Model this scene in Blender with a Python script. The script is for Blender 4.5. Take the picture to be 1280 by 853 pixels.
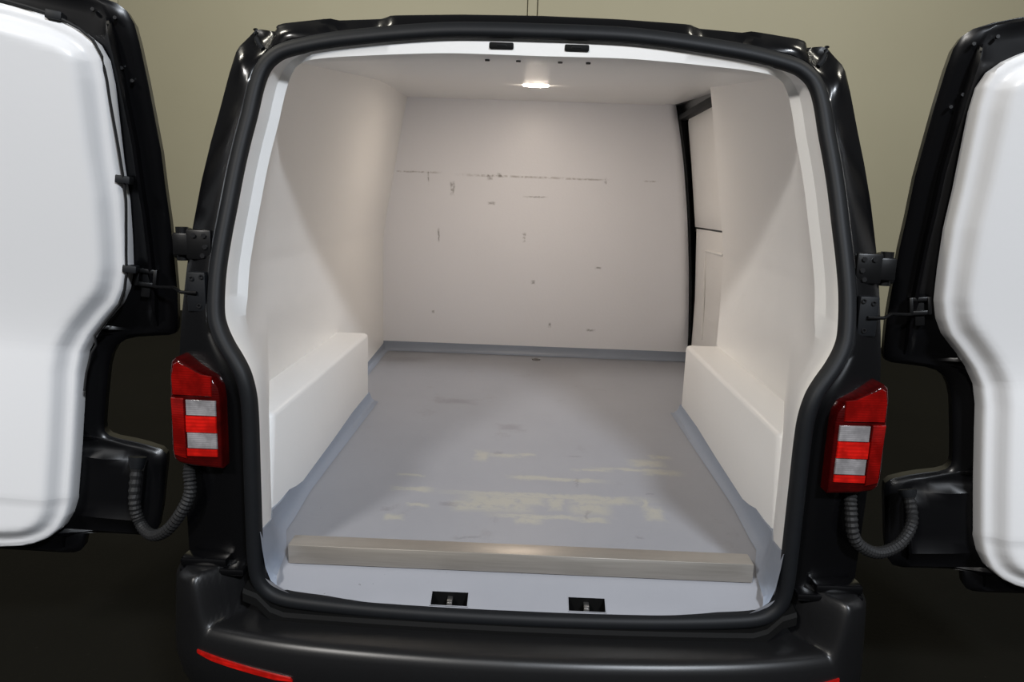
import bpy, bmesh, math, random
from mathutils import Vector, Matrix

# ------------------------------------------------------------------ scene, camera, light
for o in list(bpy.data.objects):
    bpy.data.objects.remove(o)
scene = bpy.context.scene
col = scene.collection
ZF = 0.60                      # load floor of the van above the ground
random.seed(4)

cam_d = bpy.data.cameras.new('camera')
cam_d.sensor_fit = 'HORIZONTAL'
cam_d.sensor_width = 36.0
cam_d.lens = 36.0 * 920.9 / 1280.0
cam_d.clip_start = 0.05
cam = bpy.data.objects.new('camera', cam_d)
col.objects.link(cam)
pitch, yaw, roll = 0.18652, 0.01741, 0.03453
fw = Vector((-math.sin(yaw) * math.cos(pitch), math.cos(yaw) * math.cos(pitch), -math.sin(pitch)))
rt0 = Vector((math.cos(yaw), math.sin(yaw), 0))
up0 = rt0.cross(fw)
rt = rt0 * math.cos(roll) + up0 * math.sin(roll)
up = up0 * math.cos(roll) - rt0 * math.sin(roll)
mw = Matrix((rt, up, -fw)).transposed().to_4x4()
mw.translation = Vector((-0.0073, 0.0, 0.82 + ZF))
cam.matrix_world = mw
scene.camera = cam

world = bpy.data.worlds.new('world')
scene.world = world
world.use_nodes = True
bg = world.node_tree.nodes['Background']
bg.inputs['Color'].default_value = (0.96, 0.98, 1.0, 1)
bg.inputs['Strength'].default_value = 0.06

def area_lamp(name, loc, target, size, power, color):
    l = bpy.data.lights.new(name, 'AREA')
    l.shape = 'RECTANGLE'
    l.size, l.size_y = size
    l.energy = power
    l.color = color
    o = bpy.data.objects.new(name, l)
    col.objects.link(o)
    o.location = loc
    o.rotation_euler = (Vector(target) - Vector(loc)).to_track_quat('-Z', 'Y').to_euler()
    return o

# two hall lamps behind the camera throw the crossing shadows into the load bay; two unseen fills added to light the far wall
area_lamp('hall_lamp_or_fill', (-2.55, -3.0, 4.45), (0, 2.0, 0.8), (0.7, 0.4), 225, (1.0, 0.965, 0.92))
area_lamp('hall_lamp_or_fill', (2.0, -3.0, 4.45), (0, 2.0, 0.8), (0.7, 0.4), 290, (0.89, 0.95, 1.03))
area_lamp('hall_lamp_or_fill', (-3.4, 2.3, 5.2), (-2.8, 8.4, 0.9), (1.6, 0.4), 176, (1.0, 0.95, 0.82))
area_lamp('hall_lamp_or_fill', (3.4, 2.3, 5.2), (2.8, 8.2, 0.9), (1.6, 0.4), 112, (1.0, 0.95, 0.82))

scene.view_settings.view_transform = 'Standard'
scene.view_settings.look = 'None'
scene.view_settings.gamma = 1.0
scene.view_settings.exposure = 0.0
scene.view_settings.use_curve_mapping = False

# ------------------------------------------------------------------ materials
def new_mat(name):
    m = bpy.data.materials.new(name)
    m.use_nodes = True
    return m, m.node_tree, m.node_tree.nodes['Principled BSDF']

def N(nt, t, **kw):
    n = nt.nodes.new(t)
    for k, v in kw.items():
        setattr(n, k, v)
    return n

def link(nt, a, b):
    nt.links.new(a, b)

def math_n(nt, op, a, b=None, c=None, clamp=False):
    n = N(nt, 'ShaderNodeMath', operation=op, use_clamp=clamp)
    for i, v in enumerate((a, b, c)):
        if v is None:
            continue
        if isinstance(v, (int, float)):
            n.inputs[i].default_value = v
        else:
            link(nt, v, n.inputs[i])
    return n.outputs[0]

def mix_col(nt, fac, a, b):
    n = N(nt, 'ShaderNodeMix', data_type='RGBA')
    for s, v in ((0, fac), (6, a), (7, b)):
        if isinstance(v, (int, float)):
            n.inputs[s].default_value = v
        elif isinstance(v, tuple):
            n.inputs[s].default_value = v if len(v) == 4 else (*v, 1)
        else:
            link(nt, v, n.inputs[s])
    return n.outputs[2]

def coords(nt):
    return N(nt, 'ShaderNodeTexCoord').outputs['Object']

def noise(nt, vec, scale, detail=4.0, rough=0.55, stretch=None):
    if stretch:
        mp = N(nt, 'ShaderNodeMapping')
        mp.inputs['Scale'].default_value = stretch
        link(nt, vec, mp.inputs['Vector'])
        vec = mp.outputs[0]
    n = N(nt, 'ShaderNodeTexNoise')
    n.inputs['Scale'].default_value = scale
    n.inputs['Detail'].default_value = detail
    n.inputs['Roughness'].default_value = rough
    link(nt, vec, n.inputs['Vector'])
    return n

def ramp(nt, fac, lo, hi):
    n = N(nt, 'ShaderNodeMapRange')
    n.interpolation_type = 'SMOOTHSTEP'
    n.inputs['From Min'].default_value = lo
    n.inputs['From Max'].default_value = hi
    link(nt, fac, n.inputs['Value'])
    return n.outputs[0]

def bump(nt, bsdf, height, strength, dist=0.002):
    b = N(nt, 'ShaderNodeBump')
    b.inputs['Strength'].default_value = strength
    b.inputs['Distance'].default_value = dist
    link(nt, height, b.inputs['Height'])
    link(nt, b.outputs[0], bsdf.inputs['Normal'])

def marks(nt, vec, boxes, axes=(0, 1), amp=0.02, nscale=14.0, soft=0.25):
    """union of soft boxes (cx, cy, hx, hy), edges roughened by noise: wear with a shape of its own"""
    nz = noise(nt, vec, nscale, 5.0, 0.65)
    sub = N(nt, 'ShaderNodeVectorMath', operation='SUBTRACT')
    link(nt, nz.outputs['Color'], sub.inputs[0])
    sub.inputs[1].default_value = (0.5, 0.5, 0.5)
    sc = N(nt, 'ShaderNodeVectorMath', operation='SCALE')
    link(nt, sub.outputs[0], sc.inputs[0])
    sc.inputs['Scale'].default_value = amp
    ad = N(nt, 'ShaderNodeVectorMath', operation='ADD')
    link(nt, vec, ad.inputs[0])
    link(nt, sc.outputs[0], ad.inputs[1])
    sp = N(nt, 'ShaderNodeSeparateXYZ')
    link(nt, ad.outputs[0], sp.inputs[0])
    a, b = sp.outputs[axes[0]], sp.outputs[axes[1]]
    tot = None
    for cx, cy, hx, hy in boxes:
        u = math_n(nt, 'DIVIDE', math_n(nt, 'ABSOLUTE', math_n(nt, 'SUBTRACT', a, cx)), hx)
        v = math_n(nt, 'DIVIDE', math_n(nt, 'ABSOLUTE', math_n(nt, 'SUBTRACT', b, cy)), hy)
        m = math_n(nt, 'MAXIMUM', u, v)
        k = math_n(nt, 'SUBTRACT', 1.0, ramp(nt, m, 1.0 - soft, 1.0 + soft))
        tot = k if tot is None else math_n(nt, 'MAXIMUM', tot, k)
    return tot

def simple(name, c, rough, metal=0.0, coat=0.0, spec=0.5, nscale=0, nstr=0.0, var=0.0):
    m, nt, b = new_mat(name)
    b.inputs['Roughness'].default_value = rough
    b.inputs['Metallic'].default_value = metal
    b.inputs['Coat Weight'].default_value = coat
    b.inputs['Coat Roughness'].default_value = 0.22
    b.inputs['Specular IOR Level'].default_value = spec
    v = coords(nt)
    n = noise(nt, v, nscale or 9.0)
    lo = tuple(x * (1 - var) for x in c)
    hi = tuple(min(1.0, x * (1 + var)) for x in c)
    link(nt, mix_col(nt, n.outputs[0], lo, hi), b.inputs['Base Color'])
    if nstr:
        bump(nt, b, n.outputs[0], nstr)
    return m

M = {}
M['paint'] = simple('black_gloss_paint', (0.002, 0.002, 0.0024), 0.22, coat=0.2, spec=0.5, nscale=3, var=0.15)
M['inner_paint'] = simple('black_inner_paint', (0.0025, 0.0025, 0.003), 0.3, spec=0.35, nscale=5, var=0.2)
M['plastic'] = simple('black_bumper_plastic', (0.0065, 0.0065, 0.007), 0.36, spec=0.5, nscale=260, nstr=0.03, var=0.2)
M['rubber'] = simple('seal_rubber', (0.006, 0.0068, 0.0082), 0.55, spec=0.25, nscale=60, nstr=0.05, var=0.2)
M['hose'] = simple('hose_rubber', (0.012, 0.012, 0.0125), 0.6, spec=0.3, nscale=80, var=0.2)
M['dark'] = simple('black_void', (0.003, 0.003, 0.003), 0.7, spec=0.15, nscale=30, var=0.2)
M['steelpart'] = simple('dark_hinge_steel', (0.004, 0.004, 0.0043), 0.38, metal=0.0, coat=0.0, spec=0.3, nscale=40, nstr=0.1, var=0.3)
M['bolt'] = simple('bolt_steel', (0.018, 0.018, 0.019), 0.3, metal=0.3, nscale=40, var=0.2)
M['striker'] = simple('striker_steel', (0.35, 0.34, 0.33), 0.35, metal=0.9, nscale=60, var=0.2)
M['tyre'] = simple('tyre_rubber', (0.012, 0.012, 0.012), 0.7, nscale=40, var=0.2)
M['rim'] = simple('wheel_rim', (0.4, 0.4, 0.41), 0.35, metal=0.9, nscale=20, var=0.1)

# white glass-fibre lining of the load bay: orange-peel relief, faint stains
def white_lining(name, base, scuffs=None, gloss=0.38, peel=0.12, axes=(0, 2)):
    m, nt, b = new_mat(name)
    v = coords(nt)
    big = noise(nt, v, 2.2, 3)
    c = mix_col(nt, big.outputs[0], tuple(x * 0.965 for x in base), base)
    fine = noise(nt, v, 21, 6, 0.7)
    spots = ramp(nt, fine.outputs[0], 0.74, 0.80)
    c = mix_col(nt, math_n(nt, 'MULTIPLY', spots, 0.10), c, (0.35, 0.30, 0.24))
    if scuffs:
        for boxes, colr, amt, amp, ns in scuffs:
            k = marks(nt, v, boxes, axes, amp, ns, 0.5)
            brk = ramp(nt, noise(nt, v, 38, 4, 0.7).outputs[0], 0.36, 0.60)
            c = mix_col(nt, math_n(nt, 'MULTIPLY', math_n(nt, 'MULTIPLY', k, brk), amt), c, colr)
    link(nt, c, b.inputs['Base Color'])
    b.inputs['Roughness'].default_value = gloss
    b.inputs['Specular IOR Level'].default_value = 0.45
    peeln = noise(nt, v, 85, 3, 0.5)
    bump(nt, b, peeln.outputs[0], peel, 0.003)
    return m

WHITE = (0.875, 0.865, 0.845)
M['lining'] = white_lining('white_lining', WHITE)
D0 = 1.48
sc_line = [(-0.61, 0.958 + ZF, 0.105, 0.004), (-0.08, 0.951 + ZF, 0.24, 0.005), (0.27, 0.949 + ZF, 0.10, 0.004), (0.62, 0.95 + ZF, 0.03, 0.003)]
sc_spot = [(-0.223, 0.944 + ZF, 0.012, 0.012), (-0.169, 0.956 + ZF, 0.012, 0.010), (0.383, 0.946 + ZF, 0.006, 0.014),
           (-0.418, 0.88 + ZF, 0.010, 0.028), (-0.545, 0.93 + ZF, 0.003, 0.03), (-0.031, 0.637 + ZF, 0.006, 0.02),
           (0.025, 0.40 + ZF, 0.010, 0.008), (0.125, 0.17 + ZF, 0.006, 0.012), (-0.486, 0.634 + ZF, 0.004, 0.03),
           (-0.21, 0.81 + ZF, 0.015, 0.006), (0.35, 0.15 + ZF, 0.02, 0.005), (0.37, 0.49 + ZF, 0.015, 0.004),
           (-0.51, 0.22 + ZF, 0.006, 0.006), (0.02, 0.85 + ZF, 0.05, 0.003)]
M['bulkhead'] = white_lining('bulkhead_white', (0.875, 0.88, 0.92),
                             [(sc_line, (0.22, 0.19, 0.17), 0.5, 0.008, 30),
                              (sc_spot, (0.10, 0.09, 0.08), 0.6, 0.020, 40)], 0.36, 0.16)
M['door_white'] = white_lining('door_panel_white', (0.735, 0.735, 0.74), None, 0.28, 0.05)

# painted load floor, with the paint worn off in cream patches
def floor_paint(name, base, worn):
    m, nt, b = new_mat(name)
    v = coords(nt)
    n1 = noise(nt, v, 3.0, 5, 0.6)
    c = mix_col(nt, n1.outputs[0], tuple(x * 0.90 for x in base), tuple(x * 1.06 for x in base))
    dirt = ramp(nt, noise(nt, v, 7, 6, 0.7, (1, 0.6, 1)).outputs[0], 0.60, 0.78)
    c = mix_col(nt, math_n(nt, 'MULTIPLY', dirt, 0.35), c, (0.16, 0.15, 0.14))
    spk = ramp(nt, noise(nt, v, 55, 3, 0.6).outputs[0], 0.745, 0.77)
    c = mix_col(nt, math_n(nt, 'MULTIPLY', spk, 0.6), c, (0.10, 0.09, 0.085))
    if worn:
        P = [(-0.07, 1.925, 0.085, 0.055), (-0.13, 1.895, 0.05, 0.03), (0.02, 1.945, 0.04, 0.03), (0.07, 1.985, 0.24, 0.013),
             (0.19, 1.925, 0.05, 0.055), (0.255, 1.97, 0.06, 0.025), (0.095, 1.935, 0.018, 0.04),
             (0.02, 1.815, 0.03, 0.022), (0.05, 1.84, 0.11, 0.012), (0.19, 1.835, 0.035, 0.014),
             (0.02, 2.12, 0.05, 0.016), (0.12, 2.115, 0.11, 0.013), (0.355, 2.225, 0.11, 0.010), (0.44, 2.205, 0.05, 0.018), (0.22, 2.205, 0.05, 0.010),
             (0.405, 2.29, 0.05, 0.028), (0.455, 2.35, 0.03, 0.016),
             (0.362, 1.895, 0.022, 0.040), (0.345, 1.96, 0.008, 0.03),
             (-0.315, 1.995, 0.05, 0.014), (-0.335, 2.105, 0.035, 0.008), (-0.285, 1.885, 0.025, 0.010),
             (-0.137, 2.30, 0.018, 0.045), (-0.06, 2.31, 0.05, 0.014), (0.02, 2.325, 0.025, 0.010), (-0.33, 1.80, 0.02, 0.015)]
        k = marks(nt, v, [(x, d - D0, hx, hy) for x, d, hx, hy in P], (0, 1), 0.055, 16, 0.55)
        brk = ramp(nt, noise(nt, v, 30, 5, 0.7).outputs[0], 0.28, 0.52)
        c = mix_col(nt, math_n(nt, 'MULTIPLY', math_n(nt, 'MULTIPLY', k, brk), 0.62), c, (0.43, 0.41, 0.33))
        Q = [(0.175, 2.33, 0.02, 0.008), (0.165, 2.1, 0.004, 0.025), (0.18, 1.86, 0.005, 0.02), (-0.13, 1.70, 0.025, 0.006),
             (0.37, 2.03, 0.006, 0.006), (0.30, 1.74, 0.008, 0.004), (-0.08, 2.335, 0.012, 0.012), (-0.2, 1.9, 0.02, 0.01),
             (-0.36, 1.85, 0.012, 0.01), (-0.62, 3.72, 0.10, 0.05), (-0.28, 2.95, 0.06, 0.03), (-0.05, 2.62, 0.035, 0.03)]
        k2 = marks(nt, v, [(x, d - D0, hx, hy) for x, d, hx, hy in Q], (0, 1), 0.06, 24, 0.8)
        c = mix_col(nt, math_n(nt, 'MULTIPLY', k2, 0.30), c, (0.09, 0.08, 0.075))
    link(nt, c, b.inputs['Base Color'])
    b.inputs['Roughness'].default_value = 0.42
    b.inputs['Specular IOR Level'].default_value = 0.4
    bump(nt, b, noise(nt, v, 70, 4, 0.6).outputs[0], 0.12, 0.003)
    return m

M['floor'] = floor_paint('grey_floor_paint', (0.292, 0.298, 0.325), True)
M['cove'] = floor_paint('grey_cove_paint', (0.25, 0.285, 0.35), False)

# brushed steel
m, nt, b = new_mat('brushed_steel')
v = coords(nt)
n = noise(nt, v, 6, 6, 0.7, (1, 40, 60))
link(nt, mix_col(nt, n.outputs[0], (0.33, 0.30, 0.265), (0.50, 0.465, 0.42)), b.inputs['Base Color'])
b.inputs['Metallic'].default_value = 0.75
b.inputs['Anisotropic'].default_value = 0.5
tg = N(nt, 'ShaderNodeTangent', direction_type='RADIAL', axis='X')
link(nt, tg.outputs[0], b.inputs['Tangent'])
link(nt, math_n(nt, 'MULTIPLY_ADD', n.outputs[0], 0.15, 0.34), b.inputs['Roughness'])
bump(nt, b, n.outputs[0], 0.08, 0.001)
M['steel'] = m

# lamp lenses
def lens(name, c, rough=0.12, lines=None, em=0.0):
    m, nt, b = new_mat(name)
    v = coords(nt)
    w = N(nt, 'ShaderNodeTexWave', wave_type='BANDS', bands_direction='Z')
    w.inputs['Scale'].default_value = lines or 60
    w.inputs['Distortion'].default_value = 1.2
    link(nt, v, w.inputs['Vector'])
    nz = noise(nt, v, 26, 3, 0.6)
    lc = mix_col(nt, w.outputs['Fac'], tuple(x * 0.72 for x in c), c)
    link(nt, mix_col(nt, ramp(nt, nz.outputs[0], 0.35, 0.68), tuple(x * 0.5 for x in c), lc), b.inputs['Base Color'])
    b.inputs['Roughness'].default_value = rough
    b.inputs['Coat Weight'].default_value = 0.5
    b.inputs['Coat Roughness'].default_value = 0.05
    bump(nt, b, w.outputs['Fac'], 0.15, 0.001)
    return m
M['lens_dark'] = lens('lens_dark_red', (0.06, 0.0015, 0.0015))
M['lens_red'] = lens('lens_red', (0.26, 0.004, 0.003))
M['lens_bright'] = lens('lens_bright_red', (0.66, 0.010, 0.006), 0.25, 40)
M['lens_clear'] = lens('lens_clear', (0.34, 0.325, 0.33), 0.2, 75)

# garage surfaces
m, nt, b = new_mat('beige_wall_paint')
v = coords(nt)
n1 = noise(nt, v, 0.7, 5, 0.6)
c = mix_col(nt, n1.outputs[0], (0.37, 0.345, 0.245), (0.43, 0.405, 0.295))
n2 = noise(nt, v, 9, 6, 0.7)
c = mix_col(nt, math_n(nt, 'MULTIPLY', ramp(nt, n2.outputs[0], 0.62, 0.8), 0.18), c, (0.22, 0.2, 0.15))
link(nt, c, b.inputs['Base Color'])
b.inputs['Roughness'].default_value = 0.6
bump(nt, b, noise(nt, v, 40, 4, 0.6).outputs[0], 0.1, 0.004)
M['wall'] = m

m, nt, b = new_mat('dark_hall_floor')
v = coords(nt)
n1 = noise(nt, v, 1.3, 6, 0.65)
n2 = noise(nt, v, 45, 5, 0.7)
c = mix_col(nt, n1.outputs[0], (0.004, 0.0038, 0.0028), (0.0075, 0.007, 0.0052))
c = mix_col(nt, ramp(nt, n2.outputs[0], 0.66, 0.74), c, (0.03, 0.029, 0.025))
link(nt, c, b.inputs['Base Color'])
b.inputs['Roughness'].default_value = 0.75
b.inputs['Specular IOR Level'].default_value = 0.08
bump(nt, b, n2.outputs[0], 0.3, 0.004)
M['ground'] = m

m, nt, b = new_mat('lamp_glow')
b.inputs['Base Color'].default_value = (1, 1, 1, 1)
v = coords(nt)
n = noise(nt, v, 5)
link(nt, mix_col(nt, n.outputs[0], (1.0, 0.85, 0.70), (1.0, 0.86, 0.72)), b.inputs['Emission Color'])
b.inputs['Emission Strength'].default_value = 195.0
M['glow'] = m

# ------------------------------------------------------------------ mesh helpers
def link_mesh(name, verts, faces, mat, parent=None, smooth=35.0, recalc=True):
    me = bpy.data.meshes.new(name)
    me.from_pydata([tuple(v) for v in verts], [], [tuple(f) for f in faces])
    if recalc:
        bm = bmesh.new()
        bm.from_mesh(me)
        bmesh.ops.remove_doubles(bm, verts=bm.verts, dist=1e-6)
        bmesh.ops.recalc_face_normals(bm, faces=bm.faces)
        bm.to_mesh(me)
        bm.free()
    me.materials.append(mat)
    if smooth:
        me.shade_smooth()
        me.set_sharp_from_angle(angle=math.radians(smooth))
    o = bpy.data.objects.new(name, me)
    col.objects.link(o)
    if parent is not None:
        o.parent = parent
    return o

def L(x, d, z):                     # van coordinates (x, depth, height over load floor) -> van-local
    return (x, d - D0, z + ZF)

def grid_faces(nr, nc, off=0, close_c=False, skip=None):
    f = []
    for r in range(nr - 1):
        for c in range(nc if close_c else nc - 1):
            if skip and skip(r, c):
                continue
            c2 = (c + 1) % nc
            f.append((off + r * nc + c, off + r * nc + c2, off + (r + 1) * nc + c2, off + (r + 1) * nc + c))
    return f

class MB:
    """collects small solids for ONE part"""
    def __init__(self):
        self.v, self.f = [], []
    def add(self, v, f):
        o = len(self.v)
        self.v += [tuple(p) for p in v]
        self.f += [tuple(i + o for i in q) for q in f]
        return self
    def box(self, x0, x1, d0, d1, z0, z1, bev=0.0):
        bm = bmesh.new()
        bmesh.ops.create_cube(bm, size=1.0)
        for q in bm.verts:
            q.co = ((x0 + x1) / 2 + q.co.x * (x1 - x0), (d0 + d1) / 2 + q.co.y * (d1 - d0), (z0 + z1) / 2 + q.co.z * (z1 - z0))
        if bev:
            bmesh.ops.bevel(bm, geom=list(bm.edges), offset=bev, segments=2, affect='EDGES', profile=0.5)
        bm.verts.index_update()
        self.add([tuple(q.co) for q in bm.verts], [[q.index for q in f.verts] for f in bm.faces])
        bm.free()
        return self
    def tube(self, pts, rad, seg=10, ripple=0.0, caps=True):
        pts = [Vector(p) for p in pts]
        ring, n = [], len(pts)
        ref = Vector((0.13, 0.31, 0.94))
        for i, p in enumerate(pts):
            t = (pts[min(i + 1, n - 1)] - pts[max(i - 1, 0)]).normalized()
            a = t.cross(ref)
            if a.length < 0.1:
                a = t.cross(Vector((1, 0, 0)))
            a.normalize()
            bb = t.cross(a)
            r = rad[i] if isinstance(rad, (list, tuple)) else rad
            r = r + (ripple if i % 2 else -ripple)
            ring += [p + (a * math.cos(2 * math.pi * k / seg) + bb * math.sin(2 * math.pi * k / seg)) * r for k in range(seg)]
        f = grid_faces(n, seg, 0, True)
        if caps:
            f += [tuple(range(seg))[::-1], tuple(range((n - 1) * seg, n * seg))]
        return self.add(ring, f)
    def cyl(self, a, b, r, seg=16):
        return self.tube([a, b], r, seg)
    def mirror(self):
        self.v = [(-x, y, z) for x, y, z in self.v]
        self.f = [tuple(reversed(q)) for q in self.f]
        return self
    def build(self, name, mat, parent, conv=L, smooth=35.0):
        return link_mesh(name, [conv(*p) for p in self.v], self.f, mat, parent, smooth)

def sm(t):
    t = min(1.0, max(0.0, t))
    return t * t * (3 - 2 * t)

def interp(tab, k):
    if k <= tab[0][0]:
        return tab[0][1]
    for (a, u), (b_, w) in zip(tab, tab[1:]):
        if k <= b_:
            return u + (w - u) * (k - a) / (b_ - a) if b_ > a else w
    return tab[-1][1]

def catmull(pts, n):
    out = []
    P = [Vector(p) for p in pts]
    for i in range(len(P) - 1):
        p0, p1, p2, p3 = P[max(i - 1, 0)], P[i], P[i + 1], P[min(i + 2, len(P) - 1)]
        for k in range(n):
            t = k / n
            out.append(0.5 * ((2 * p1) + (p2 - p0) * t + (2 * p0 - 5 * p1 + 4 * p2 - p3) * t * t + (3 * p1 - p0 - 3 * p2 + p3) * t ** 3))
    out.append(P[-1])
    return out

# ------------------------------------------------------------------ the hall
hall = link_mesh('floor', [(-16, -7, 0), (16, -7, 0), (16, 11, 0), (-16, 11, 0)], [(0, 1, 2, 3)], M['ground'], None, 0)
hall['kind'] = 'structure'
hall['label'] = 'dark worn hall floor under and around the van'
wang = math.atan2(7.95 - 8.70, 3.92 + 4.20)
wall = link_mesh('wall_back', [(-16, 0.05, 0), (16, 0.05, 0), (16, 0.05, 6.5), (-16, 0.05, 6.5), (-16, 0.25, 0), (16, 0.25, 0), (16, 0.25, 6.5), (-16, 0.25, 6.5)],
                 [(0, 1, 2, 3), (5, 4, 7, 6), (3, 2, 6, 7), (4, 5, 1, 0), (4, 0, 3, 7), (1, 5, 6, 2)], M['wall'], None, 0)
wall.location = (0, 8.32, 0)
wall.rotation_euler = (0, 0, wang)
wall['kind'] = 'structure'
wall['label'] = 'beige painted hall wall with a vertical joint behind the van'
def wall_piece(name, x0, x1, y0, y1):
    mb = MB().box(x0, x1, y0, y1, 0.0, 6.5, 0.006)
    return mb.build(name, M['wall'], wall, lambda x, y, z: (x, y, z), 30)
edges = [-16, -9.4, -4.75, -0.108, 0.72, 4.9, 9.5, 16]
wall_piece('wall_panel', -16, -9.408, 0, 0.06)
wall_piece('wall_panel', -9.4, -4.758, 0.0, 0.06)
wall_piece('wall_panel', -4.75, -0.115, 0.0, 0.06)
wall_piece('joint_strip', -0.108, -0.010, 0.012, 0.06)
wall_piece('wall_panel', 0.002, 4.9, -0.012, 0.06)
wall_piece('wall_panel', 4.908, 9.5, 0.0, 0.06)
wall_piece('wall_panel', 9.508, 16, 0.0, 0.06)

# ------------------------------------------------------------------ the van
van = bpy.data.objects.new('panel_van', None)
col.objects.link(van)
van.location = (0, D0, 0)
van['label'] = 'black panel van with both rear doors swung open and an empty white-lined load bay'
van['category'] = 'van'

def S(x, z):                         # depth of the rear face: upright below the belt, raked above, curved in plan
    t = max(z - 0.42, 0.0)
    return 1.46 + 0.33 * t * t / (t + 0.12) + 0.06 * x * x

C0 = [(0, -.057), (.09, -.057), (.22, -.056), (.33, -.054), (.45, -.049), (.515, -.043), (.547, -.029), (.562, -.004), (.566, .03), (.567, .08), (.567, .16),
      (.567, .25), (.567, .35), (.570, .405), (.580, .447), (.597, .479), (.620, .512), (.638, .546), (.646, .58), (.648, .65), (.643, .72),
      (.635, .79), (.626, .87), (.617, .93), (.607, .985), (.598, 1.045), (.587, 1.082), (.569, 1.104), (.540, 1.119), (.462, 1.137),
      (.370, 1.150), (.28, 1.160), (.19, 1.167), (.09, 1.169), (0, 1.169)]
half = catmull([(x, z, 0) for x, z in C0], 5)
ring0 = [(p.x, p.y) for p in half] + [(-p.x, p.y) for p in half[-2:0:-1]]
NR = len(ring0)
def normals(r):
    out = []
    n = len(r)
    for i in range(n):
        a, b_ = r[i - 1], r[(i + 1) % n]
        tx, tz = b_[0] - a[0], b_[1] - a[1]
        l = math.hypot(tx, tz) or 1
        out.append((tz / l, -tx / l))
    return out
nrm0 = normals(ring0)
def off_ring(o):                     # o > 0: outward; o may be a function of the contour point
    return [(x + nx * (o(x, z) if callable(o) else o), z + nz * (o(x, z) if callable(o) else o)) for (x, z), (nx, nz) in zip(ring0, nrm0)]

# --- rear body frame (D-pillars, roof edge) and body shell: polar loft about a centre inside the opening
CX, CZ = 0.0, 0.50
def polar(contour, ang):
    dx, dz = math.cos(ang), math.sin(ang)
    best = None
    n = len(contour)
    for i in range(n):
        ax, az = contour[i][0] - CX, contour[i][1] - CZ
        bx, bz = contour[(i + 1) % n][0] - CX, contour[(i + 1) % n][1] - CZ
        ex, ez = bx - ax, bz - az
        den = dx * ez - dz * ex
        if abs(den) < 1e-12:
            continue
        r = (ax * ez - az * ex) / den
        s = (ax * dz - az * dx) / den
        if r > 0 and -1e-6 <= s <= 1 + 1e-6 and (best is None or r > best):
            best = r
    return best
def full(h):
    return h + [(-x, z) for x, z in h[::-1] if abs(x) > 1e-6]
C2 = full([(0, -.115), (.5, -.115), (.66, -.10), (.73, -.06), (.748, .0), (.750, .2), (.750, .49), (.749, .57), (.746, .66), (.741, .74), (.730, .845), (.717, .928),
           (.703, 1.0), (.690, 1.075), (.676, 1.14), (.664, 1.170), (.652, 1.186), (.638, 1.190), (.600, 1.184), (.594, 1.187), (.585, 1.196),
           (.46, 1.211), (.345, 1.217), (.175, 1.223), (0, 1.225)])
C3 = full([(0, -.30), (.80, -.30), (.86, -.24), (.88, .1), (.88, .45), (.85, .65), (.80, .9), (.745, 1.14), (.70, 1.22), (.62, 1.262), (.35, 1.29), (0, 1.30)])
C4 = full([(0, -.32), (.86, -.32), (.93, -.24), (.95, .1), (.945, .45), (.91, .65), (.86, .95), (.80, 1.22), (.75, 1.32), (.65, 1.37), (.35, 1.40), (0, 1.41)])
AA = off_ring(0.026)
angs = sorted(set([2 * math.pi * k / 420 for k in range(420)] + [math.pi / 2 + s * a for a in (0.71, 0.72, 0.73, 0.74, 0.75, 0.76) for s in (-1, 1)]))
def bulge(x, z):                     # proud and recessed stretches of the roof edge
    if z < 1.12:
        return 0.0
    a = abs(x)
    k = sm((z - 1.13) / 0.05)
    mid = 1 - sm((a - 0.325) / 0.035)
    outer = sm((a - 0.452) / 0.02) * (1 - sm((a - 0.592) / 0.006))
    return k * (0.028 - 0.030 * mid - 0.024 * outer)
rows = []
PR = [(0.0, .030), (.07, .030), (.14, .026), (.22, .022), (.32, .0225), (.42, .024), (.54, .026), (.66, .0285), (.78, .031), (.88, .0335), (.985, .037), (1.0, .040)]
for f, do in PR:
    r = []
    for a in angs:
        ra, rb = polar(AA, a), polar(C2, a)
        rr = ra + (max(rb, ra + .004) - ra) * f
        x, z = CX + rr * math.cos(a), CZ + rr * math.sin(a)
        # hollow behind the rounded upper corners (drip channel)
        cz = math.exp(-((abs(x) - 0.628) / 0.030) ** 2 - ((z - 1.150) / 0.035) ** 2) * 0.026
        ax_ = abs(x)
        lump = .014 * math.exp(-((ax_ - .658) / .020) ** 2 - ((z - 1.108) / .030) ** 2) + .012 * math.exp(-((ax_ - .555) / .035) ** 2 - ((z - 1.172) / .020) ** 2)
        r.append((x, S(x, z) + do + bulge(x, z) + cz - lump * math.sin(math.pi * min(1, f * 1.02)), z))
    rows.append(r)
def ring_at(c, d, mixc=None, t=0.0):
    r = []
    for a in angs:
        rr = polar(c, a)
        if mixc:
            rr = rr * (1 - t) + polar(mixc, a) * t
        x, z = CX + rr * math.cos(a), CZ + rr * math.sin(a)
        r.append((x, d if not callable(d) else d(x, z), z))
    return r
rows.append(ring_at(C2, lambda x, z: S(x, z) + 0.075))
rows.append(ring_at(C2, lambda x, z: S(x, z) + 0.16, C3, 0.12))
rows.append(ring_at(C2, 1.98, C3, 0.5))
rows.append(ring_at(C3, 2.25))
rows.append(ring_at(C3, 2.8, C4, 0.7))
rows.append(ring_at(C4, 3.4))
rows.append(ring_at(C4, 4.9))
rows.append([(x * .93, 5.5, CZ + (z - CZ) * (.80 if z > CZ else 1)) for x, d, z in ring_at(C4, 5.5)])
rows.append([(x * .85, 6.2, CZ - .05 + (z - CZ) * (.2 if z > CZ else .95)) for x, d, z in ring_at(C4, 6.2)])
rows.append([(x * .7, 6.45, CZ - .2 + (z - CZ) * (.02 if z > CZ else .6)) for x, d, z in ring_at(C4, 6.4)])
na = len(angs)
bv = [L(*p) for r in rows for p in r]
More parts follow.
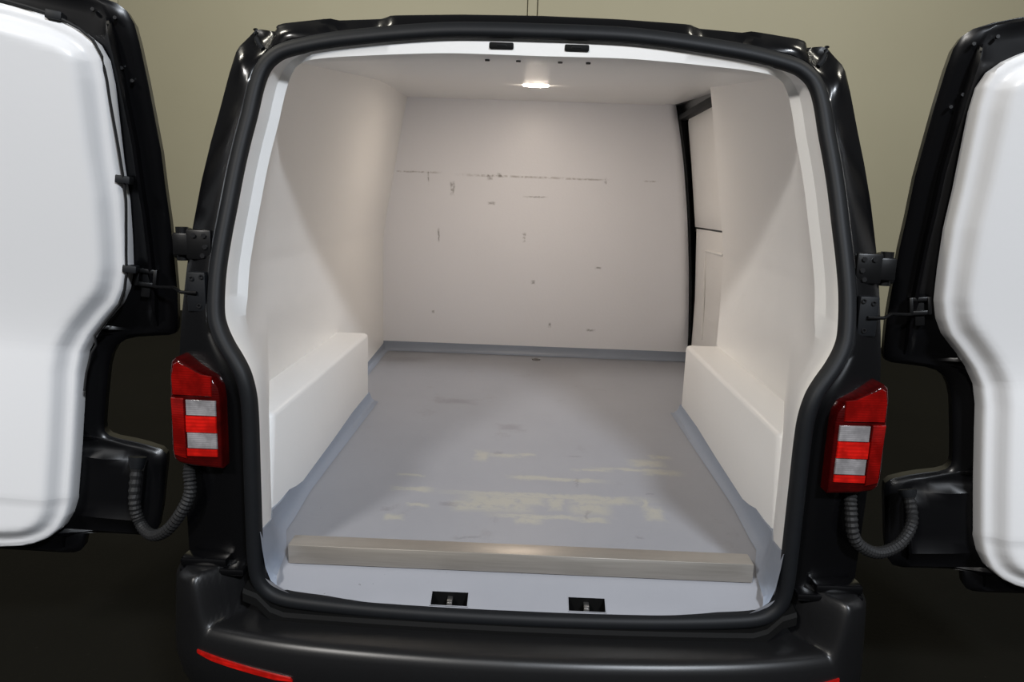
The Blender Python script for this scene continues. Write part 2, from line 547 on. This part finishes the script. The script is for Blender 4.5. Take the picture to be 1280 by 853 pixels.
bf = grid_faces(len(rows), na, 0, True)
bf.append(tuple(range((len(rows) - 1) * na, len(rows) * na)))
body = link_mesh('body_shell', bv, bf, M['paint'], van, 32)

# --- rubber weather seal all round the opening
prof = [(-.004, .012), (-.003, -.004), (.003, -.011), (.011, -.014), (.019, -.013), (.026, -.008), (.031, .002), (.034, .020), (.034, .045)]
sv = []
for o, dd in prof:
    sv += [L(x, S(x, z) + dd, z) for x, z in off_ring(o)]
link_mesh('weather_seal', sv, grid_faces(len(prof), NR, 0, True), M['rubber'], van, 60)

# --- white lining
WALLP = [(-.1, .745), (.40, .75), (.64, .747), (.655, .743), (.725, .735), (.89, .705), (1.10, .672), (1.4, .62)]
def ceil_z(d):
    return interp([(1.70, 1.129), (1.80, 1.142), (2.05, 1.168), (2.4, 1.208), (2.87, 1.262), (3.15, 1.2925), (3.4, 1.310), (3.95, 1.334), (4.2, 1.342)], d)
def lin_ring(k):
    """k: 0 seal edge .. 3 behind the jamb; upper part steps inwards, lower part flares out to the wheel boxes"""
    out = []
    for (x, z), (nx, nz) in zip(ring0, nrm0):
        up_ = sm((z - .46) / .14)                       # 0 low, 1 high
        top = sm((z - 1.02) / .11) * sm((0.615 - abs(x)) / .12)
        taper = 1 - .72 * (abs(x) / .60) ** 2
        side = up_ * (1 - top)
        low = (1 - up_)
        o = [0, -.003 * side + .008 * low - .004 * top, -.020 * side + .020 * low - .036 * top * taper, .030 * side + .050 * low - .039 * top * taper][k]
        dd = [0, .080 * side + .085 * low + .006 * top, .098 * side + .13 * low + .013 * top, .20 * side + .22 * low + .045 * top][k]
        px, pz = x + nx * o, z + nz * o
        out.append((px, S(x, z) + dd, pz))
    return out
def wall_ring(d, wid):
    """the lining further in: side profile and ceiling, matched to the ring by height and corner"""
    out = []
    zc = ceil_z(d)
    top_i = [i for i, (x, z) in enumerate(ring0) if z > 1.104 - 1e-6 and abs(x) < 0.571]
    for i, (x, z) in enumerate(ring0):
        s = 1 if x >= 0 else -1
        ax = abs(x)
        if i in topset:
            xe = interp(WALLP, zc) * wid
            out.append((s * xe * ax / 0.569, d, zc))
        else:
            zz = z if z < 0.6 else 0.6 + (z - 0.6) * (zc - 0.6) / (1.104 - 0.6)
            out.append((s * interp(WALLP, zz) * wid, d, zz))
    return out
topset = set(i for i, (x, z) in enumerate(ring0) if z >= 1.1035 and abs(x) <= 0.5695)
BK = 3.95
lrings = [lin_ring(0), lin_ring(1), lin_ring(2), lin_ring(3)]
def blend(a, b_, t):
    return [tuple(u * (1 - t) + w * t for u, w in zip(p, q)) for p, q in zip(a, b_)]
w0 = wall_ring(2.05, 0.985)
mid = blend(lrings[3], w0, 0.55)
lrings += [mid, w0, wall_ring(2.87, 1.0), wall_ring(3.15, 1.01), wall_ring(3.4, 1.02), wall_ring(BK + 0.02, 1.045)]
# indices: right wall = low corner .. top corner, ceiling = top run, left wall = mirror
i_low = next(i for i, (x, z) in enumerate(ring0) if z > -0.012 and x > 0.3)
i_tr = min(topset)
i_tl = max(topset)
i_ll = NR - i_low
def strip(name, i0, i1, r0, r1, mat, thick=None):
    vs = []
    for r in lrings[r0:r1]:
        vs += [L(*r[i]) for i in range(i0, i1 + 1)]
    return link_mesh(name, vs, grid_faces(r1 - r0, i1 - i0 + 1), mat, van, 40, recalc=False)
right_lining = strip('wall_lining', i_low, i_tr, 0, 7, M['lining'])
left_lining = strip('wall_lining', i_tl, i_ll, 0, 10, M['lining'])
ceiling_lining = strip('ceiling_lining', i_tr, i_tl, 0, 10, M['lining'])
# ceiling carries on to the sliding-door rail on the right
mb = MB()
ds_ = [2.86, 3.0, 3.15, 3.3, 3.5, 3.7, BK]
ev = []
for d_ in ds_:
    ev += [(.62, d_, ceil_z(d_) + .0035), (.90, d_, ceil_z(d_) + .0035), (.90, d_, ceil_z(d_) + .03), (.62, d_, ceil_z(d_) + .03)]
mb.add(ev, grid_faces(len(ds_), 4, 0, True) + [(0, 1, 2, 3), tuple(range(len(ev) - 4, len(ev)))])
mb.build('ceiling_edge', M['lining'], van)
# end face of the right-hand lining towards the sliding door
vs, n_ = [], 0
for i in range(i_low, i_tr + 1):
    p = lrings[6][i]
    vs += [L(*p), L(p[0] + .07, p[1] + .004, p[2])]
    n_ += 1
link_mesh('lining_end', vs, [(2 * k, 2 * k + 1, 2 * k + 3, 2 * k + 2) for k in range(n_ - 1)], M['lining'], van, 40)

# --- bulkhead with a curved free edge beside the sliding door
redge = [(-.02, .875), (.109, .879), (.30, .868), (.52, .851), (.784, .822), (1.042, .784), (1.20, .752), (1.31, .728), (1.36, .715)]
vs, zs = [], [(-.02 + 1.40 * k / 28) for k in range(29)]
us = [0, .1, .2, .3, .4, .5, .6, .7, .8, .88, .94, .97, .985, 1.0]
for z in zs:
    xr, xl = interp(redge, z), -.83
    for u in us:
        x = xl + (xr - xl) * u
        vs.append(L(x, BK - (.018 * sm((u - .93) / .04) - .018 * sm((u - .985) / .015)) * sm((z - .06) / .15), z))
link_mesh('bulkhead', vs, grid_faces(len(zs), len(us)), M['bulkhead'], van, 40)

# --- wheel boxes
for s in (1, -1):
    mb = MB().box(.628, .83, 1.735, 2.868, -.03, .29, .014)
    # the outer side follows the body, which narrows towards the tail
    mb.v = [((.715 if d < 2 else x) if x > .75 else x, d, z) for x, d, z in mb.v]
    mb.v = [((x - .012 * sm((1.95 - d) / .2) * (1 if x < .7 else 0)), d - (.05 if d < 2 and z < .15 else 0), z - (.0)) for x, d, z in mb.v]
    if s < 0:
        mb.mirror()
    o = mb.build('wheel_box', M['lining'], van, L, 50)

# --- load floor with sloping sill and two latch slots
frows = [('lip', None), (1.470, -.050), (1.502, -.036), (1.530, -.014), (1.552, -.003), (1.575, 0), (1.64, 0), (1.72, 0), (2.1, 0), (2.5, 0), (2.90, 0), (2.92, 0), (3.4, 0), (BK + .01, 0)]
def half_w(d):
    return interp([(1.47, .560), (1.56, .578), (1.64, .602), (1.72, .632), (2.90, .632), (2.905, .82), (4.0, .86)], d)
cols = [-1, -.97, -.9, -.7, -.5]
xsn = [-.191, -.150, -.111, -.055, 0, .055, .111, .150, .191]
vs = []
nc = 2 * 6 + len(xsn)
for d, z in frows:
    for j in range(nc):
        w = half_w(1.47 if d == 'lip' else d)
        if j < 6:
            x = -w + (w - .25) * j / 5
        elif j >= 6 + len(xsn):
            x = .25 + (w - .25) * (j - 6 - len(xsn)) / 5
        else:
            x = xsn[j - 6]
        if d == 'lip':
            zz = interp([(abs(a), c_) for a, c_ in C0[:9]], abs(x))
            vs.append(L(x, S(x, zz) + .001, zz))
        else:
            k = sm((abs(x) - .50) / .06) * sm((1.56 - d) / .08) * .03
            vs.append(L(x, max(d, S(x, 0) + .004), z + k))
def skip(r, c):
    return r == 1 and c in (6, 7, 12, 13)
load_floor = link_mesh('load_floor', vs, grid_faces(len(frows), nc, 0, False, skip), M['floor'], van, 50, recalc=False)
for s in (-1, 1):
    mb = MB()
    x0, x1 = (.109, .193)
    a = [(x0, 1.468, -.0505), (x1, 1.468, -.0505), (x1, 1.504, -.0345), (x0, 1.504, -.0345)]
    bt = [(x0, 1.472, -.10), (x1, 1.472, -.10), (x1, 1.512, -.10), (x0, 1.512, -.10)]
    mb.add(a + bt, [(0, 1, 5, 4), (1, 2, 6, 5), (2, 3, 7, 6), (3, 0, 4, 7), (4, 5, 6, 7)])
    if s < 0:
        mb.mirror()
    slot = mb.build('latch_slot', M['dark'], van)
    xm = .151 * s
    MB().box(xm - .006, xm + .006, 1.482, 1.490, -.10, -.052, .002).box(xm - .006, xm + .006, 1.486, 1.508, -.056, -.048, .002).build('striker', M['striker'], slot)
    # upper latch slots in the roof header
    mb = MB().box(.055, .108, 1.679, 1.700, 1.1445, 1.1585, .003)
    if s < 0:
        mb.mirror()
    slot = mb.build('header_latch_slot', M['dark'], van)
    mb = MB().tube([(.068, 1.681, 1.149), (.072, 1.6785, 1.152), (.090, 1.6785, 1.152), (.094, 1.681, 1.149)], .0014, 8)
    if s < 0:
        mb.mirror()
    mb.build('striker', M['bolt'], slot)
for x in (-.115, -.045, .049, .112):
    z = ceil_z(1.752) - .004
    MB().cyl((x, 1.745, z - .002), (x, 1.745, z + .006), .0055, 10).build('header_screw', M['bolt'], van)
MB().cyl((.057, 3.832, 0), (.057, 3.832, .006), .022, 16).cyl((.057, 3.832, .006), (.057, 3.832, .009), .012, 12).build('floor_anchor', M['striker'], van)

# --- painted cove between floor and lining
def cove(path, closed_end, zs_, name):
    n = len(path)
    P = [Vector((p[0], p[1])) for p in path]
    prof_ = [(.034, .0015), (.022, .006), (.012, .018), (.006, .036), (.003, 1.0), (-.01, 1.0)]
    vs = []
    for i in range(n):
        ta = (P[i] - P[i - 1]).normalized() if i > 0 else (P[1] - P[0]).normalized()
        tb = (P[i + 1] - P[i]).normalized() if i < n - 1 else ta
        na_, nb_ = Vector((-ta.y, ta.x)), Vector((-tb.y, tb.x))
        mt = (na_ + nb_)
        mt = mt / max(0.5, mt.dot(na_)) if mt.length > 1e-6 else na_
        for o, zz in prof_:
            q = P[i] + mt * o
            h = path[i][2] if zz == 1.0 else zz * path[i][2] / .05
            vs.append(L(q.x, q.y, path[i][3] + h))
    return link_mesh(name, vs, grid_faces(n, len(prof_)), M['cove'], van, 50)
near = [(.5655, 1.474, .13, -.03), (.567, 1.482, .108, -.01), (.575, 1.564, .085, 0), (.587, 1.609, .070, 0), (.6135, 1.688, .056, 0), (.6155, 1.76, .050, 0), (.628, 1.96, .048, 0), (.628, 2.4, .046, 0), (.628, 2.868, .046, 0)]
rightp = near + [(.80, 2.868, .046, 0)]
leftp = [(-x, d, h, z) for x, d, h, z in near] + [(-.752, 2.868, .046, 0), (-.785, BK, .05, 0), (.878, BK, .05, 0)]
cove(rightp, False, None, 'floor_cove')
# the left run is walked the other way so that its normal points inwards
cove(leftp[::-1], False, None, 'floor_cove')

# --- brushed steel threshold
sb = MB().box(-.525, .525, 1.540, 1.592, -.004, .041, .0018).build('steel_threshold', M['steel'], van, L, 30)

# --- ceiling lamp
dl = 3.15
zl = ceil_z(dl)
tilt = lambda x, d, z: L(x, d, z + 0.085 * (d - dl))
seg = 32
def disc_rings(prf):
    return [(r * math.cos(2 * math.pi * k / seg), dl + r * math.sin(2 * math.pi * k / seg), z) for r, z in prf for k in range(seg)]
lamp_o = MB().add(disc_rings([(.064, zl + .004), (.064, zl - .0005), (.060, zl - .0012), (.053, zl - .0012), (.053, zl + .002)]), grid_faces(5, seg, 0, True)).build('ceiling_lamp', M['lining'], van, tilt)
dome = [(.053, zl - .002), (.050, zl - .0045), (.042, zl - .006), (.030, zl - .007), (.015, zl - .0076), (.002, zl - .0078)]
MB().add(disc_rings(dome), grid_faces(len(dome), seg, 0, True) + [tuple(range((len(dome) - 1) * seg, len(dome) * seg))]).build('lamp_lens', M['glow'], lamp_o, tilt)

# --- sliding door seen past the end of the right-hand lining
def xs_door(z):
    return interp([(-.1, .875), (.35, .872), (.73, .850), (1.05, .805), (1.30, .765)], z)
def door_sheet(z0, z1, d0, d1, dx, bev, name, parent):
    nz, nd = 14, 10
    vs = []
    for i in range(nz + 1):
        for j in range(nd + 1):
            z, d = z0 + (z1 - z0) * i / nz, d0 + (d1 - d0) * j / nd
            e = min(z - z0, z1 - z, d1 - d)
            vs.append(L(xs_door(z) + dx + bev * (1 - sm(e / .05)), d, z))
    return link_mesh(name, vs, grid_faces(nz + 1, nd + 1), M['lining'], parent, 60)
sd_frame = MB().box(.895, .925, 2.75, 4.02, -.05, .75).box(.875, .90, 2.75, 4.02, .700, 1.32)
sd_frame.box(.70, .93, 3.975, 4.01, -.05, 1.38)
sliding = sd_frame.build('sliding_door', M['inner_paint'], van)
door_sheet(.7245, 1.275, 2.78, 3.925, 0, .012, 'blanking_panel', sliding)
door_sheet(-.03, .716, 2.78, 3.90, 0, .014, 'door_trim', sliding)
pan = MB()
for a in [(3.30, .62, 3.62, .62), (3.62, .62, 3.62, .18)]:
    pan.tube([(xs_door(a[1]) - .001, a[0], a[1]), (xs_door(a[3]) - .001, a[2], a[3])], .006, 8)
pan.build('panel_rib', M['lining'], sliding)
MB().box(.742, .80, 2.872, 3.96, 1.262, 1.290, .004).build('door_rail', M['rubber'], van)
ts = MB().tube([L_ for L_ in [(interp(redge, z) + .012, BK + .004, z) for z in (.03, .2, .4, .6, .8, 1.0, 1.15, 1.28)]], .011, 8)
ts.build('door_seal', M['rubber'], van)

# ------------------------------------------------------------------ tail lamps
TL = [(.637, .243), (.637, .395), (.640, .418), (.650, .436), (.668, .446), (.692, .458), (.714, .472), (.728, .480), (.736, .474), (.741, .452), (.745, .36), (.746, .275), (.742, .258), (.730, .251), (.700, .247)]
def tl_d(x, z):
    return 1.470 + .45 * max(0.0, x - .70) ** 2 * 8
def tl_conv(s):
    return lambda x, d, z: L(s * x, d, z)
def plate(poly, d_of, thick, inset, mb):
    """rounded plate: outline, bevelled front, skirt back"""
    n = len(poly)
    cx = sum(p[0] for p in poly) / n
    cz = sum(p[1] for p in poly) / n
    vs = []
    for f, dd in ((1.0, thick), (1.0, .004), (1 - inset * .4, .001), (1 - inset, 0.0)):
        for x, z in poly:
            px, pz = cx + (x - cx) * f, cz + (z - cz) * f
            vs.append((px, d_of(px, pz) + dd, pz))
    f = grid_faces(4, n, 0, True)
    f.append(tuple(range(3 * n, 4 * n)))
    mb.add(vs, f)
    return mb
for s in (1, -1):
    cv = tl_conv(s)
    tail = plate(TL, tl_d, .13, .05, MB()).build('tail_lamp', M['lens_dark'], van, cv, 40)
    tail['label'] = 'red tail lamp with two clear windows'
    fr = lambda x, z: tl_d(x, z) - .0035
    upper = [(.652, .443), (.653, .400), (.738, .400), (.739, .440), (.732, .468), (.724, .472), (.700, .460), (.675, .447)]
    plate(upper, fr, .006, .05, MB()).build('indicator_lens', M['lens_red'], tail, cv, 40)
    plate([(.712, .262), (.740, .268), (.742, .395), (.713, .395)], fr, .006, .05, MB()).build('marker_lens', M['lens_red'], tail, cv, 40)
    plate([(.645, .270), (.711, .270), (.711, .286), (.645, .286)], fr, .006, .05, MB()).build('bright_lens', M['lens_bright'], tail, cv, 40)
    plate([(.645, .322), (.711, .322), (.711, .358), (.645, .358)], fr, .006, .05, MB()).build('bright_lens', M['lens_bright'], tail, cv, 40)
    plate([(.645, .2870), (.709, .2870), (.709, .321), (.645, .321)], fr, .006, .06, MB()).build('clear_window', M['lens_clear'], tail, cv, 40)
    plate([(.645, .359), (.709, .359), (.709, .392), (.645, .392)], fr, .006, .06, MB()).build('clear_window', M['lens_clear'], tail, cv, 40)

# ------------------------------------------------------------------ rear bumper
PLAN = [(0, 1.347), (.13, 1.349), (.26, 1.355), (.36, 1.362), (.46, 1.372), (.55, 1.386), (.63, 1.404), (.69, 1.424), (.735, 1.454), (.760, 1.495), (.772, 1.55), (.778, 1.63), (.78, 1.75), (.78, 1.95)]
ph = catmull([(x, d, 0) for x, d in PLAN], 14)
plan = [(-p.x, p.y) for p in ph[:0:-1]] + [(p.x, p.y) for p in ph]
BP = [(.125, 'top', .004), (.105, 'top', .002), (.085, 'top', .0), (.065, 'top', 0), (.048, 'top', 0), (.034, 'top', 0), (.022, 'top', 0), (.012, 'top', -.002), (.005, 'top', -.007), (.0, 'top', -.016), (-.003, 'mix', .45), (-.008, 'z', -.150), (-.008, 'z', -.185), (.002, 'z', -.235), (.03, 'z', -.30), (.12, 'z', -.34)]
vs = []
npl = len(plan)
for inw, kind, val in BP:
    for i, (x, d) in enumerate(plan):
        a, b_ = plan[max(i - 1, 0)], plan[min(i + 1, npl - 1)]
        tx, td = b_[0] - a[0], b_[1] - a[1]
        l = math.hypot(tx, td)
        nx, nd = -td / l, tx / l                       # inwards / forwards
        px, pd = x + nx * inw, d + nd * inw
        g = min(1.0, max(0.0, inw / .11))
        x0_, x1_ = .662 - .062 * g, .700 - .085 * g
        lift = .110 * sm((abs(px) - x0_) / (x1_ - x0_))
        zt = -.095 + lift
        if kind == 'top':
            z = zt + val - .012 * sm((abs(px) - .70) / .06) * sm(1 - inw / .03)
        elif kind == 'mix':
            z = zt * (1 - val) + -.150 * val
        else:
            z = val
        vs.append(L(px, pd, z))
bumper = link_mesh('rear_bumper', vs, grid_faces(len(BP), npl), M['plastic'], van, 50)
for s in (1, -1):
    vs, ff = [], []
    n = 24
    for i in range(n + 1):
        t = i / n
        x = .462 + (.682 - .462) * t
        d = interp([(p[0], p[1]) for p in [(q.x, q.y) for q in ph]], x)
        zt = -.167 + .024 * t
        th = .0125 * (0.55 + .45 * min(1, 6 * t, 6 * (1 - t)))
        for dz, do in ((0, -.004), (0, -.0125), (-th, -.0125), (-th, -.004)):
            vs.append(L(s * (x + (.004 if dz == 0 and i == 0 else 0)), d + do, zt + dz))
    ff = grid_faces(n + 1, 4, 0, True) + [(0, 1, 2, 3), tuple(range(4 * n, 4 * n + 4))]
    r = link_mesh('bumper_reflector', vs, ff, M['lens_bright'], bumper, 30)
    r['label'] = 'narrow red reflector strip'

# sill trim between seal and bumper shelf
sill = MB()
vs = []
nx = 40
for dd, z in ((.03, -.072), (-.016, -.078), (-.022, -.086), (-.022, -.105)):
    for i in range(nx + 1):
        x = -.60 + 1.2 * i / nx
        vs.append((x, S(x, -.05) + dd, z + .05 * sm((abs(x) - .52) / .07)))
sill.add(vs, grid_faces(4, nx + 1)).build('sill_trim', M['dark'], van)

# ------------------------------------------------------------------ wheels (under the body)
def wheel(x, d, s):
    mb = MB()
    pr = [(.10, .20), (.11, .26), (.10, .315), (.07, .335), (-.07, .335), (-.10, .315), (-.11, .26), (-.10, .20)]
    seg = 36
    vs = []
    for o, r in pr:
        vs += [(x + s * o, d + r * math.cos(2 * math.pi * k / seg), -.265 + r * math.sin(2 * math.pi * k / seg)) for k in range(seg)]
    mb.add(vs, grid_faces(len(pr), seg, 0, True))
    w = mb.build('wheel', M['tyre'], van)
    mb = MB()
    pr = [(.10, .205), (.085, .19), (.06, .17), (.07, .06), (.08, .0)]
    vs = []
    for o, r in pr:
        vs += [(x + s * o, d + r * math.cos(2 * math.pi * k / seg), -.265 + r * math.sin(2 * math.pi * k / seg)) for k in range(seg)]
    mb.add(vs, grid_faces(len(pr), seg, 0, True)).build('rim', M['rim'], w)
for s in (1, -1):
    wheel(s * .80, 2.45, s)
    wheel(s * .80, 5.45, s)

# ------------------------------------------------------------------ rear doors
HX, HD, HZ, TH = .753, 1.597, .70, 2.886
AX = (-.064, .023, 1.0)
DOUT = [(-.085, .44), (-.0845, .52), (-.082, .548), (-.076, .561), (-.066, .568), (-.030, .571), (-.0265, .60), (-.025, .66), (-.024, .70), (-.018, .722), (0, .733), (.05, .737), (.17, .737),
        (.187, .734), (.197, .722), (.205, .69), (.210, .66), (.214, .62), (.219, .602), (.228, .592), (.245, .588), (.31, .587), (.388, .588), (.418, .593),
        (.440, .602), (.456, .620), (.466, .645), (.474, .685), (.480, .715), (.487, .729), (.50, .733), (.533, .732), (.581, .729), (.649, .721), (.747, .708),
        (.812, .697), (.894, .685), (.955, .672), (1.029, .656), (1.095, .640), (1.128, .630), (1.148, .616), (1.158, .598), (1.164, .565), (1.167, .52), (1.168, .46)]
PANEL = [(-.057, .38), (-.055, .42), (-.050, .453), (-.043, .479), (-.026, .510), (.0, .534), (.033, .548), (.07, .555), (.2, .554), (.319, .551), (.38, .549), (.427, .553), (.469, .570),
         (.508, .594), (.549, .622), (.585, .635), (.627, .641), (.698, .638), (.781, .632), (.86, .620), (.964, .608), (1.007, .603), (1.048, .594),
         (1.073, .578), (1.089, .553), (1.098, .527), (1.105, .498), (1.109, .46), (1.112, .418)]
def dense_tab(tab, n):
    out = []
    for (a, u), (b_, w) in zip(tab, tab[1:]):
        m_ = max(1, int(math.hypot(b_ - a, w - u) / n))
        out += [(a + (b_ - a) * k / m_, u + (w - u) * k / m_) for k in range(m_)]
    return out + [tab[-1]]
def edge_dist(x, z, poly):
    best = 9
    for (az, ax), (bz, bx) in zip(poly, poly[1:]):
        ex, ez = bx - ax, bz - az
        l = ex * ex + ez * ez
        t = max(0, min(1, ((x - ax) * ex + (z - az) * ez) / l)) if l else 0
        best = min(best, math.hypot(x - ax - t * ex, z - az - t * ez))
    return best

def door_local(x, z, off, s):
    return (s * (x - HX), S(x, z) + off - HD, z - HZ)

def build_door(s, name_label):
    rows_ = dense_tab(DOUT, .02)
    topc, botc = 1.176, -.088
    outline = [(botc, 0.0)] + DOUT + [(topc, 0.0)]
    es = [0, .006, .018, .034, .040, .044, .050, .056, .064, .085]
    us_ = [.0, .12, .25, .38, .5, .62, .72, .8, .88, .94]
    nC = len(es) + len(us_)
    vin, vout = [], []
    for z, xm in rows_:
        xs = []
        inner = xm - es[-1] - .01
        for u in us_:
            xs.append(.004 + (inner - .004) * u / .94)
        xs += [xm - e for e in es[::-1]]
        for x in xs:
            zz = z
            if z > 1.16:
                zz = z + .008 * sm((.5 - x) / .5)
            e = edge_dist(x, zz, outline)
            o = -.016 + .016 * sm((e - .038) / .006) + .008 * sm((e - .040) / .006) * (1 - sm((e - .050) / .008)) - .010 * sm((.010 - e) / .01)
            vin.append(door_local(x, zz, o, s))
            vout.append(door_local(x, zz, -.075 + .02 * sm((.02 - e) / .02), s))
    nR = len(rows_)
    f = grid_faces(nR, nC) + [tuple(reversed(q)) for q in grid_faces(nR, nC, nR * nC)]
    o2 = nR * nC
    rim = [c for c in range(nC)] + [r * nC + nC - 1 for r in range(1, nR)] + [(nR - 1) * nC + c for c in range(nC - 2, -1, -1)] + [r * nC for r in range(nR - 2, 0, -1)]
    for a, b_ in zip(rim, rim[1:] + rim[:1]):
        f.append((a, a + o2, b_ + o2, b_))
    d = link_mesh('rear_door', vin + vout, f, M['inner_paint'], van, 40)
    d['label'] = name_label
    axis = Vector((AX[0] * s, AX[1], AX[2])).normalized()
    d.matrix_local = Matrix.Translation(Vector(L(s * HX, HD, HZ))) @ Matrix.Rotation(TH * s, 4, axis)
    # white trim panel: flange, sloping shoulder, raised field
    prow = dense_tab(PANEL, .012)
    pout = [(-.058, .06)] + PANEL + [(1.1125, .06), (-.058, .06)]
    zs2 = sorted(set([z for z, x in prow] + [-.0565 + .006 * k for k in range(1, 16)] + [1.1118 - .006 * k for k in range(1, 16)] + [.02 * k for k in range(2, 52)]))
    ue = [0, .004, .010, .016, .022, .03, .038, .046, .054, .062, .072, .085]
    pv = []
    npc = 0
    for z in zs2:
        xm = interp(PANEL, z)
        xs = [.06 + e for e in ue]
        a0, a1 = .06 + ue[-1], xm - ue[-1]
        xs += [a0 + (a1 - a0) * k / 8 for k in range(1, 8)]
        xs += [xm - e for e in ue[::-1]]
        npc = len(xs)
        for x in xs:
            e = edge_dist(x, z, pout)
            o = .004 + .036 * sm(e / .006) + .004 * sm((e - .006) / .012) + .026 * sm((e - .020) / .040)
            o -= .004 * sm((.085 - z) / .02)
            pv.append(door_local(x, z, o, s))
    p = link_mesh('trim_panel', pv, grid_faces(len(zs2), npc), M['door_white'], d, 60)
    # cable along the edge of the panel
    pts = []
    for z, x in dense_tab(PANEL, .02):
        if z > (.33 if s < 0 else .60):
            wob = .004 * math.sin(17 * z)
            pts.append(door_local(x - .002 + wob + (.012 if z < .46 else 0), z, .042, s))
    if s < 0:
        MB().tube(pts, .0028, 8).build('cable', M['hose'], d, lambda x, y, z: (x, y, z), 60)
    # clips
    for cz in ((.822, .633, 1.104) if s < 0 else ()):
        cx = interp(PANEL, cz) if cz < 1.1 else .505
        a = door_local(cx, cz, .03, s)
        MB().box(a[0] - .014, a[0] + .014, a[1] - .02, a[1] + .016, a[2] - .008, a[2] + .008, .002).build('clip', M['rubber'], d, lambda x, y, z: (x, y, z))
    # door check bracket and its bolts
    a = door_local(.668, .615, .0, s)
    mb = MB().box(a[0] - .022, a[0] + .022, a[1] - .01, a[1] + .012, a[2] - .020, a[2] - .010, .002)
    mb.box(a[0] - .022, a[0] + .022, a[1] - .01, a[1] + .012, a[2] + .010, a[2] + .020, .002)
    mb.box(a[0] - .022, a[0] - .014, a[1] - .01, a[1] + .014, a[2] - .020, a[2] + .020, .002)
    mb.box(a[0] + .014, a[0] + .022, a[1] - .01, a[1] + .014, a[2] - .020, a[2] + .020, .002)
    mb.box(a[0] - .010, a[0] + .010, a[1] - .01, a[1] + .005, a[2] - .045, a[2] + .045, .003)
    mb.build('check_bracket', M['steelpart'], d, lambda x, y, z: (x, y, z))
    # hinge arms on the door side
    for hz in (.707,):
        a = door_local(.735, hz, 0, s)
        MB().box(min(a[0], 0) - .004, max(a[0], 0) + .004, min(a[1], 0) - .01, .006, a[2] - .034, a[2] + .034, .005).build('hinge_arm', M['steelpart'], d, lambda x, y, z: (x, y, z))
    # bolt dots along the upper frame
    for bz, bx in ((1.135, .56), (1.128, .60), (1.02, .632), (1.04, .612), (.60, .655), (.675, .66)):
        a = door_local(bx, bz, -.006, s)
        MB().cyl((a[0], a[1] - .004, a[2]), (a[0], a[1] + .004, a[2]), .0035, 10).build('bolt', M['bolt'], d, lambda x, y, z: (x, y, z))
    return d
door_r = build_door(1, 'black rear door with white trim panel, hinged beside the sliding-door side')
door_l = build_door(-1, 'black rear door with white trim panel and a cable along its edge')

# ------------------------------------------------------------------ hinges, check straps, cable hoses on the body
for s in (1, -1):
    for hz in (.707,):
        mb = MB()
        xp, dp_ = .712, S(.712, hz) + .010
        mb.box(.686, .741, dp_ + .004, dp_ + .024, hz - .032, hz + .032, .004)
        mb.box(.735, .770, dp_ + .004, HD + .004, hz - .024, hz + .024, .004)
        mb.cyl((HX + .004, HD - .004, hz - .036), (HX + .004, HD - .004, hz + .036), .013, 16)
        if s < 0:
            mb.mirror()
        h = mb.build('hinge', M['steelpart'], van)
        for bx, bz in ((.700, .020), (.722, .020), (.698, -.004), (.704, -.023)):
            mb = MB().cyl((bx, dp_ + .000, hz + bz), (bx, dp_ + .008, hz + bz), .0055, 6)
            if s < 0:
                mb.mirror()
            mb.build('bolt', M['bolt'], h)
    # check strap: cover plate on the pillar and a rod to the door bracket
    zc_ = .612
    dp_ = S(.71, zc_) + .010
    mb = MB().box(.688, .729, dp_, dp_ + .022, zc_ - .045, zc_ + .040, .004)
    if s < 0:
        mb.mirror()
    pl = mb.build('check_plate', M['rubber'], van)
    for bx, bz in ((.695, .030), (.716, .026), (.702, -.032)):
        mb = MB().tube([(bx + .004 * math.cos(a * math.pi / 6), dp_ - .002, zc_ + bz + .004 * math.sin(a * math.pi / 6)) for a in range(13)], .0014, 6)
        if s < 0:
            mb.mirror()
        mb.build('rivet', M['bolt'], pl)
    mb = MB().tube([(.705, dp_ - .004, zc_ - .004), (.74, dp_ + .0, zc_ - .004), (.79, 1.61, .608), (.838, 1.625, .606)], .0038, 8)
    if s < 0:
        mb.mirror()
    mb.build('check_strap', M['steelpart'], van)
    # corrugated cable hose looping from the body to the door
    if s > 0:
        pts = [(.705, 1.515, .245), (.703, 1.50, .205), (.714, 1.49, .139), (.755, 1.505, .103), (.803, 1.53, .090), (.855, 1.56, .102), (.893, 1.60, .137), (.888, 1.625, .195)]
    else:
        pts = [(.723, 1.515, .245), (.723, 1.50, .222), (.719, 1.49, .177), (.743, 1.49, .127), (.786, 1.51, .077), (.837, 1.545, .048), (.884, 1.585, .055), (.898, 1.59, .11), (.896, 1.61, .20)]
    cp = catmull(pts, 12)
    mb = MB().tube([tuple(p) for p in cp], .0125, 12, .0012)
    if s < 0:
        mb.mirror()
    hs = mb.build('cable_hose', M['hose'], van, L, 20)
    for k in (0, -1):
        a, b_ = cp[k], cp[3 if k == 0 else -4]
        mb = MB().tube([tuple(a + (a - b_) * .5), tuple(a), tuple(b_)], [.020, .019, .015], 14)
        if s < 0:
            mb.mirror()
        mb.build('hose_boot', M['rubber'], hs)
    # little rubber stop and panel end trims under the lamp
    mb = MB().box(.640, .742, 1.475, 1.52, .012, .032, .006).box(.60, .742, 1.47, 1.53, -.004, .012, .005)
    if s < 0:
        mb.mirror()
    mb.build('corner_trim', M['paint'], van)

# --- drip channels running down inside the upper rear corners
for s in (1, -1):
    pts = [(.632, 1.178), (.630, 1.170), (.628, 1.158), (.622, 1.146), (.611, 1.134)]
    mb = MB().tube([(x, S(x, z) + .026, z) for x, z in pts], .0055, 8)
    if s < 0:
        mb.mirror()
    mb.build('drip_channel', M['rubber'], van)
